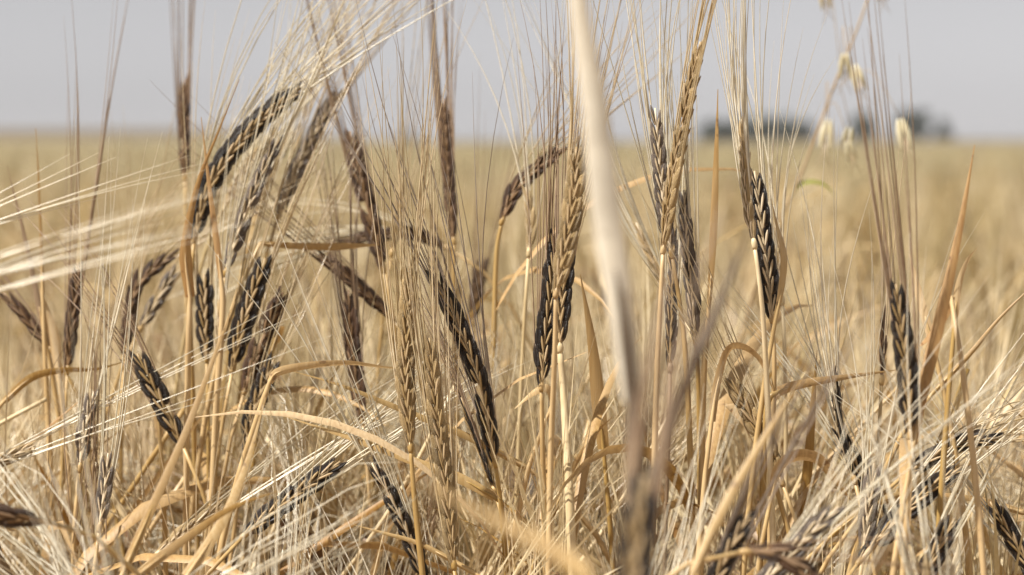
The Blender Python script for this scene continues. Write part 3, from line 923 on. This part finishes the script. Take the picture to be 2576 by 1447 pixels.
shoot('pale arched leaf below the bowed brown ear', [(402, 1100), (392, 1000), (370, 915), (330, 900), (300, 920)], 1.02, 4.4, 'leaf_pale', twist=1.1)
shoot('cream seed-like leaf curl beside the hanging slim ear', [(150, 960), (138, 860), (118, 790), (100, 725)], 1.06, 5.6, 'leaf_pale', base=.5, peak=.35, fold=.6)
shoot('rusty leaf hanging in the gap beneath the dark cluster', [(690, 860), (700, 820), (680, 880), (650, 960)], 1.08, 6.0, 'leaf_orange', twist=.8)
shoot('pale thin straw rising out of the low straw', [(1190, 1440), (1060, 1370), (960, 1340), (888, 1320)], .93, 2.2, 'leaf_pale', base=1, peak=.1, fold=.6)
shoot('flat straw leaf low by the lying black ears', [(2100, 1340), (2180, 1280), (2280, 1240), (2420, 1220)], .93, 3.4, 'leaf_pale', twist=.6)
shoot('tan straw leaf slanting across the short black ear', [(2576, 1290), (2480, 1262), (2380, 1245), (2280, 1240)], .94, 3.0, 'leaf', twist=.4)
shoot('tall ochre leaf upright behind the grey awn brush', [(2010, 1330), (2030, 1200), (2044, 1040), (2056, 880)], .97, 4.4, 'leaf', twist=.5, base=.9, peak=.3)

# ------------------------------------------------------------------ wild oat standing over the crop
def oat():
    r = random.Random(5)
    z = 1.28
    main = [P(x, y, z) for x, y in [(2186, -10), (2150, 90), (2110, 185), (2060, 320), (2010, 450), (1955, 560)]]
    g = Vector((main[-1].x - .12, main[-1].y + .02, 0))
    low = bezier(main[-1], main[-1] + (main[-1] - main[-2]) * 1.2, Vector((g.x, g.y, .4)), g, 9)
    root = thing('wild_oat', 'wild oat with drooping cream spikelets standing over the barley', 'oat', None, g)
    inv = Matrix.Translation(-g)
    b = MB()
    q = spline(main, 14) + low[1:]
    b.tube([inv @ v for v in q], [0.0006 + 0.0006 * i / len(q) for i in range(len(q))], 7)
    b.build('stem', M['oat_stem'], root)
    for (sx, sy), (tx, ty), hl in [((2085, 150), (2070, 0), 48), ((2178, 10), (2212, -18), 46), ((2120, 170), (2126, 172), 52), ((2150, 170), (2148, 205), 56), ((2078, 300), (2084, 345), 60), ((2120, 320), (2138, 350), 40), ((2118, 345), (2132, 386), 42), ((2240, 300), (2264, 345), 62)]:
        # hair-thin branch from the stem, then a hanging spikelet of two glumes and bent bristles
        k = min(range(len(q)), key=lambda i: (q[i] - P(sx - 40, sy - 20, z)).length)
        top = P(tx, ty - hl * .75, z + r.uniform(-.03, .03))
        bb = MB()
        midp = (q[k] + top) * .5 + Vector((0, 0, .02))
        bb.tube([inv @ v for v in bezier(q[k], midp, midp + Vector((0, 0, .01)), top, 9)], [0.00022] * 9, 4)
        bb.build('branch', M['oat_stem'], root)
        L = 1.35 * hl / FV * z
        d = Vector((r.uniform(-.25, .35), r.uniform(-.2, .2), -1)).normalized()
        sb = MB()
        for sgn in (-1, 1):
            x = d.cross(Vector((0, 1, 0))).normalized()
            y = d.cross(x)
            dd = (d + x * sgn * .10).normalized()
            v, f, a = lathe([(0, .2), (.12, .6), (.35, 1), (.6, .85), (.85, .4), (1, .06)], 8, .3)
            sb.add(v, f, a, basis(inv @ (top + x * sgn * .0012), x, y, dd, L * .11, L * .09, L))
        sp = sb.build('spikelet', M['oat'], root)
        ab = MB()
        for sgn in (-1, 1):
            s = inv @ (top + d * L * .6)
            ab.tube([s, s + d * L * .5 + x * sgn * .001, s + d * L * .9 + x * sgn * L * .25], [.0003, .00025, .0001], 4)
        ab.build('bristle', M['oat_stem'], sp)
    lb = MB()
    lp = leaf_path(inv @ P(1990, 490, z), Vector((1, 0, 0)), .03, r, 1.1)
    lb.strip(lp, blade_w(len(lp), .005), Vector((0, 1, .4)), .3, .5)
    lb.build('leaf', M['leaf_green'], root)


oat()


# ------------------------------------------------------------------ massed plants: prototypes reused by copy
def proto_parts(kind, tilt, r, detail=1):
    """stem, ear, awn_tuft, leaf meshes of one plant rooted at the origin, about 0.66 m to the ear foot"""
    h = 0.60
    tl = R(tilt)
    top = Vector((0.05 + 0.04 * math.sin(tl), 0, h))
    d = Vector((math.sin(tl), r.uniform(-.1, .1), math.cos(tl))).normalized()
    base = top
    sp = bezier(Vector((0, 0, 0)), Vector((0, 0, .25)), base - d * .10 if tilt < 90 else base + Vector((-.05, 0, .08)), base, 10)
    g_m, f_m, a_m, s_m = KINDS[kind]
    out = []
    b = MB()
    b.tube(sp, [.0014 - .0006 * i / 9 for i in range(10)], 5)
    out.append(('stem', b.mesh('stem', [M[s_m]]), None))
    L = r.uniform(.065, .09)
    bend = Vector((0.25 * math.sin(tl) + .1, 0, -.3 * abs(math.sin(tl))))
    path = [base + d * L * (i / 9) + bend * L * .5 * (i / 9) ** 2 for i in range(10)]
    fac = Vector((r.gauss(0, 1), r.gauss(0, 1), .2)).normalized()
    grains, florets, awns, _ = ear_layout(path, fac, 0, 1.0, r, .0042)
    b = MB()
    for m in grains:
        b.add(*SMALLGRAIN, m)
    for m in florets:
        b.add(*FLORET, m, 1)
    e = b.mesh('ear', [M[g_m], M[f_m]])
    out.append(('ear', e, None))
    b = MB()
    awn_tuft(b, awns, r, r.uniform(.11, .15), r.uniform(.5, 1.0), None, seg=6, keep=.9)
    out.append(('awn_tuft', b.mesh('awn_tuft', [M[a_m]]), 'stuff'))
    for k in range(2):
        i = r.choice((4, 5, 6, 7))
        a = r.uniform(0, 6.28)
        o = Vector((math.cos(a), math.sin(a), 0))
        lp = leaf_path(sp[i], o, r.uniform(.10, .19), r, r.uniform(.4, 1.35), 8)
        b = MB()
        b.strip(lp, blade_w(8, r.uniform(.004, .008)), o.cross(Vector((0, 0, 1))), .3, r.uniform(-2.5, 2.5))
        out.append(('leaf', b.mesh('leaf', [M[r.choice(('leaf', 'leaf', 'leaf_pale', 'leaf_pale', 'leaf_orange'))]]), None))
    return out


rp = random.Random(3)
PROTO = []
LBL = {'black': 'black', 'blackpale': 'black white-awned', 'brown': 'brown', 'browngold': 'brown golden-awned', 'tan': 'tan', 'grey': 'grey', 'pale': 'bleached'}
for kind, tilt in [('black', 12), ('blackpale', 35), ('brown', 5), ('browngold', 60), ('tan', 8), ('tan', 40), ('grey', 20), ('pale', 15),
                   ('pale', 55), ('pale', 95), ('browngold', 18), ('tan', 110), ('black', 75), ('pale', 30)]:
    pose = 'upright' if tilt < 25 else 'leaning' if tilt < 70 else 'bowed'
    PROTO.append((proto_parts(kind, tilt, rp), '%s barley plant with %s ear within the massed crop' % (LBL[kind], pose), '%s %s plants in the massed crop' % (LBL[kind], pose)))


MARKS = [(20, 'thread-thin straw'), (170, 'dark ear with tall brown awns'), (345, 'sagging black ear'), (470, 'first tall brown ear'), (560, 'narrow rusty leaf'),
         (650, 'dark cluster'), (880, 'leaning brown ear'), (1030, 'upright tan ear'), (1180, 'black ear by the tan ears'), (1380, 'twin black ears'), (1560, 'thick cream blade'),
         (1700, 'narrow tan ear'), (1800, 'black-specked leaf'), (1930, 'glossy black ear'), (2110, 'blue-black ear'), (2270, 'large dark ear'), (2390, 'orange leaf'), (2530, 'long slanting straw')]


def place(pi, x, y, top, rz, lean=0.0):
    parts, label, group = PROTO[pi]
    vx = 1288 + x / y * FV
    mark = min(MARKS, key=lambda q: abs(q[0] - vx))[1]
    label = label.replace('within the massed crop', ('low before the ' if y < .93 else 'behind the ' if y < 1.35 else 'far behind the ') + mark)
    s = top / 0.66
    root = thing('barley_plant', label, 'barley', group, (x, y, 0))
    root.rotation_euler = (lean, 0, rz)
    root.scale = (min(1.1, s + .1), min(1.1, s + .1), s)
    for nm, me, kd in parts:
        o = link(nm, me, root)
        if kd:
            o['kind'] = kd


rf = random.Random(21)
N_MASS = 205
cnt = 0
while cnt < N_MASS:
    # even spread over the ground in view
    y = 0.97 + 1.0 * rf.random() ** 1.5
    hw = 0.235 * y + 0.03
    x = rf.uniform(-hw, hw)
    # ear feet below the eye: low just behind the sharp ears, canopy height farther off
    drop = rf.uniform(.165, .28) if y < 1.25 else rf.uniform(.13, .24)
    pi = rf.choices(range(len(PROTO)), [3, 3, 3, 3, 3, 3, 3, 3, 3, 2, 3, 3, 3, 3])[0]
    place(pi, x, y, CAM_H - drop - .02, rf.uniform(0, 6.28), rf.gauss(0, .05))
    cnt += 1


for i in range(20):
    if i == 0:
        rf = random.Random(57)
    # nearer than the sharp ears: only their awns and leaves come up into view
    y = rf.uniform(.68, .88)
    place(rf.choice((7, 8, 13, 5, 7, 13, 9)), rf.uniform(-.21, .21) * y, y, CAM_H - rf.uniform(.23, .29) * y, rf.uniform(0, 6.28), rf.gauss(0, .06))


# ------------------------------------------------------------------ the rest of the crop, as one mass
def tri_proto(kind, r, lod):
    """vertices, triangles, per-vertex tone slot, per-face material slot; root at the origin, ear foot near 0.6 m"""
    b = MB()
    tl = R(r.choice((5, 12, 25, 40, 60, 85, 105)))
    h = .58
    d = Vector((math.sin(tl), 0, math.cos(tl)))
    base = Vector((.05, 0, h))
    n = (6, 4, 3)[lod]
    sp = bezier(Vector((0, 0, 0)), Vector((0, 0, .3)), base - d * .08, base, n)
    wide = (1, 1.2, 2.2)[lod]
    if lod < 2:
        b.tube(sp, [.0017 * wide] * n, 3, 0, False)
    else:
        b.strip(sp, [.006] * n, Vector((0, 1, 0)), 0, 0, 0)
    L = .08
    ri = (8, 5, 4)[lod]
    path = [base + d * L * (i / (ri - 1)) + Vector((.3, 0, -.3)) * L * .4 * (i / (ri - 1)) ** 2 for i in range(ri)]
    rad = [.0048 * wide * (.5, 1)[0 < i < ri - 1] * (1.0 if i % 2 else .78) for i in range(ri)]
    b.tube(path, rad, 5 if lod == 0 else 4, 1)
    na = (22, 12, 6)[lod]
    for k in range(na):
        p = path[int(r.uniform(.2, 1) * (ri - 1))]
        rv = Vector((r.gauss(0, 1), r.gauss(0, 1), r.gauss(0, 1))) * .14
        e = p + (d + rv).normalized() * r.uniform(.09, .14)
        m = (p + e) * .5 - rv * .01
        u = d.cross(Vector((r.gauss(0, 1), r.gauss(0, 1), r.gauss(0, 1)))).normalized()
        w_ = (.0006, .0011, .0024)[lod]
        q = len(b.v)
        b.v += [p - u * w_, p + u * w_, m + u * w_ * .8, m - u * w_ * .8, e]
        b.a += [0] * 5
        b.tone += [0] * 5
        b.f += [(q, q + 1, q + 2, q + 3), (q + 3, q + 2, q + 4)]
        b.mi += [2, 2]
    for k in range((3, 2, 1)[lod]):
        a = r.uniform(0, 6.28)
        o = Vector((math.cos(a), math.sin(a), 0))
        nl = (6, 4, 4)[lod]
        lp = leaf_path(sp[r.randint(1, n - 2)] * 1.0 + Vector((0, 0, .08)), o, r.uniform(.12, .2), r, r.uniform(.4, 1.2), nl)
        b.strip(lp, blade_w(nl, r.uniform(.004, .007) * wide), o.cross(Vector((0, 0, 1))), .3, r.uniform(-2, 2), 3)
    V = np.array([tuple(v) for v in b.v], dtype=np.float32)
    return V, b.f, np.array(b.mi)


def mass(name, label, lod, spots, seed, mats):
    r = random.Random(seed)
    rs = np.random.RandomState(seed)
    protos = [tri_proto(None, r, lod) for _ in range(10)]
    tri = []
    for V, F, mi in protos:
        t, m = [], []
        for f, k in zip(F, mi):
            for j in range(1, len(f) - 1):
                t.append((f[0], f[j], f[j + 1]))
                m.append(k)
        tri.append((V, np.array(t, dtype=np.int32), np.array(m, dtype=np.int32)))
    VS, TS, MS, TN = [], [], [], []
    off = 0
    for (x, y, s) in spots:
        V, t, m = tri[r.randrange(10)]
        a = r.uniform(0, 6.28)
        c, q = math.cos(a), math.sin(a)
        W = V * np.float32(s)
        lx, ly = r.gauss(0, .08), r.gauss(0, .08)
        X = W[:, 0] * c - W[:, 1] * q + lx * W[:, 2] + x
        Y = W[:, 0] * q + W[:, 1] * c + ly * W[:, 2] + y
        VS.append(np.stack([X, Y, W[:, 2] + terrain(x, y)], 1))
        TS.append(t + off)
        mm = m.copy()
        k = r.random()
        # ear colour of this plant: bleached, brown or black; awns pale or golden
        mm[m == 1] = 1 if k < .36 else 4 if k < .7 else 5
        mm[m == 2] = 2 if r.random() < .6 else 6
        MS.append(mm)
        TN.append(np.full(len(V), r.random(), dtype=np.float32))
        off += len(V)
    V = np.concatenate(VS).astype(np.float32)
    T = np.concatenate(TS).astype(np.int32)
    me = bpy.data.meshes.new(name)
    me.vertices.add(len(V))
    me.vertices.foreach_set('co', V.ravel())
    me.loops.add(len(T) * 3)
    me.loops.foreach_set('vertex_index', T.ravel())
    me.polygons.add(len(T))
    me.polygons.foreach_set('loop_start', np.arange(0, len(T) * 3, 3, dtype=np.int32))
    for k in mats:
        me.materials.append(M[k])
    me.polygons.foreach_set('material_index', np.concatenate(MS).astype(np.int32))
    at = me.attributes.new('tone', 'FLOAT', 'POINT')
    at.data.foreach_set('value', np.concatenate(TN))
    me.update(calc_edges=True)
    me.validate()
    o = link(name, me)
    tag(o, label, 'barley', None, 'stuff')
    return o, len(T)


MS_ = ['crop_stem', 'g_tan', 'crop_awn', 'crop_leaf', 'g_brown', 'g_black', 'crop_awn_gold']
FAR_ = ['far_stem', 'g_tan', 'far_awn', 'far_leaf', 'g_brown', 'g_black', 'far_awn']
rm = random.Random(8)


def scatter(y0, y1, n, margin, top0, top1):
    out = []
    for i in range(n):
        y = math.sqrt(rm.uniform(y0 * y0, y1 * y1)) if y1 < 8 else y0 * (y1 / y0) ** rm.random()
        hw = .225 * y + margin
        out.append((rm.uniform(-hw, hw), y, (CAM_H - rm.uniform(top0, top1)) / .64))
    return out


tot = 0
near = [(x, y, (CAM_H - rm.uniform(.165, .30) * min(1, y / 1.05)) / .64) for x, y, _ in scatter(1.0, 1.5, 540, .06, 0, 1)]
o, n = mass('barley_crop', 'low golden straw and awns between the sharp ears', 0, near, 9, ['stem', 'g_tan', 'crop_awn', 'leaf', 'g_brown', 'g_black', 'awn_gold'])
tot += n
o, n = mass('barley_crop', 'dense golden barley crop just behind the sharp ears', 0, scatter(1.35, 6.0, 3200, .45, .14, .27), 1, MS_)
tot += n
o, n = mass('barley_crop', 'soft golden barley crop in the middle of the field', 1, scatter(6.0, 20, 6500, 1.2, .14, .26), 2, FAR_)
tot += n
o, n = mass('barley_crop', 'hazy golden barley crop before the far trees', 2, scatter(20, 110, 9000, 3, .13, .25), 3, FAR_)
tot += n


# low tangle of fallen leaves and broken straw between the near stems
def tangle():
    r = random.Random(77)
    b = MB()
    for i in range(2300):
        y = .99 + 1.2 * r.random() ** 1.6 if i % 12 else r.uniform(.82, .95)
        hw = .235 * y + .06
        x = r.uniform(-hw, hw)
        lim = CAM_H - .215 - .02 * r.random() if y < 1.15 else CAM_H - .19
        z = lim * (1 - .55 * r.random() ** 1.6)
        a = r.uniform(0, 6.28)
        o = Vector((math.cos(a), math.sin(a), 0))
        L = r.uniform(.08, .2)
        lp = leaf_path(Vector((x, y, z - L * .5)), o, L, r, r.uniform(.2, 1.3), 7)
        if r.random() < .6:
            b.strip(lp, blade_w(7, r.uniform(.0025, .0055)), o.cross(Vector((0, 0, 1))), .3, r.uniform(-2.5, 2.5), r.choice((0, 0, 1, 1, 2, 2, 9, 9, 0, 1, 0, 10)), r.random())
        else:
            b.tube(lp, [r.uniform(.0008, .0016)] * 7, 4, r.choice((3, 3, 4, 9, 8)), True, r.random())
    for i in range(150):
        # awn sheaves of ears sunk in the crop, raked every way
        y = .995 + .4 * r.random() ** 1.3 if i > 3 else r.uniform(.76, .9)
        x = (r.uniform(-.24, .24) if i > 3 else r.uniform(-.24, -.05)) * y
        a, tl = r.uniform(0, 6.28), R(r.uniform(10, 78))
        d = Vector((math.sin(tl) * math.cos(a), math.sin(tl) * math.sin(a) * .5, math.cos(tl))).normalized()
        o = Vector((x, y, CAM_H - (r.uniform(.12, .24) if i > 3 else r.uniform(.165, .22)) * y))
        mi = r.choice((5, 5, 5, 6, 6, 7))
        tight = r.choice((.03, .05, .09))
        for k in range(r.randint(9, 18)):
            e = (d + Vector((r.gauss(0, tight), r.gauss(0, tight), r.gauss(0, tight)))).normalized()
            L = r.uniform(.06, .12)
            p = o + Vector((r.gauss(0, .004), r.gauss(0, .004), r.gauss(0, .006))) - d * L * .5
            bw = Vector((r.gauss(0, .01), r.gauss(0, .01), r.gauss(0, .01)))
            b.tube([p, p + e * L * .4 + bw * .6, p + e * L * .75 + bw * .6, p + e * L], [.00036, .0003, .0002, .00006], 3, mi, False, r.random())
    for i in range(210):
        # broad straws and blades leaning across each other just behind the sharp ears
        y = r.uniform(.985, 1.3)
        x = r.uniform(-.25, .25) * y
        tl = R(r.choice((1, 1, 1, -1)) * r.uniform(12, 62))
        d = Vector((math.sin(tl), r.uniform(-.3, .3), math.cos(tl))).normalized()
        L = r.uniform(.10, .2)
        o = Vector((x, y, CAM_H - r.uniform(.10, .22) * y))
        sag = Vector((r.gauss(0, .006), r.gauss(0, .006), -r.uniform(0, .014)))
        pts = [o - d * L * (1 - q / 6) * .9 + d * L * .1 + sag * math.sin(q / 6 * 3.14) for q in range(7)]
        if r.random() < .65:
            b.strip(pts, blade_w(7, r.uniform(.0026, .006), .9, .3), Vector((1, r.uniform(-.6, .6), r.uniform(-.4, .4))), .35, r.uniform(-1.2, 1.2), r.choice((0, 0, 1, 1, 1, 4, 2)), r.random())
        else:
            b.tube(pts, [r.uniform(.0008, .0014)] * 7, 5, r.choice((3, 4, 4)), True, r.random())
    ob = b.build('straw_tangle', [M['leaf'], M['leaf_pale'], M['leaf_orange'], M['stem'], M['stem_pale'], M['awn_pale'], M['awn_gold'], M['awn_brown'], M['stem_grey'], M['stem_brown'], M['leaf_green']])
    tag(ob, 'tangle of dry leaves and broken straw low between the stems', 'straw', None, 'stuff')


tangle()
print('mass triangles', tot, 'objects', len(scene.objects))


# ------------------------------------------------------------------ dusty air
hb = MB()
hb.v = [Vector(q) for q in [(-500, -30, -1), (500, -30, -1), (500, 1500, -1), (-500, 1500, -1), (-500, -30, 12), (500, -30, 12), (500, 1500, 12), (-500, 1500, 12)]]
hb.a, hb.tone, hb.mi = [0] * 8, [0] * 8, [0] * 6
hb.f = [(0, 3, 2, 1), (4, 5, 6, 7), (0, 1, 5, 4), (1, 2, 6, 5), (2, 3, 7, 6), (3, 0, 4, 7)]
hm = bpy.data.materials.new('dusty_air')
hm.use_nodes = True
hn = hm.node_tree
hn.nodes.remove(hn.nodes['Principled BSDF'])
pv = hn.nodes.new('ShaderNodeVolumePrincipled')
pv.inputs['Color'].default_value = (.9, .9, .93, 1)
pv.inputs['Density'].default_value = .00022
hn.links.new(pv.outputs[0], hn.nodes['Material Output'].inputs['Volume'])
ho = hb.build('haze', hm)
ho['kind'] = 'stuff'
ho['label'] = 'pale dusty air over the field'
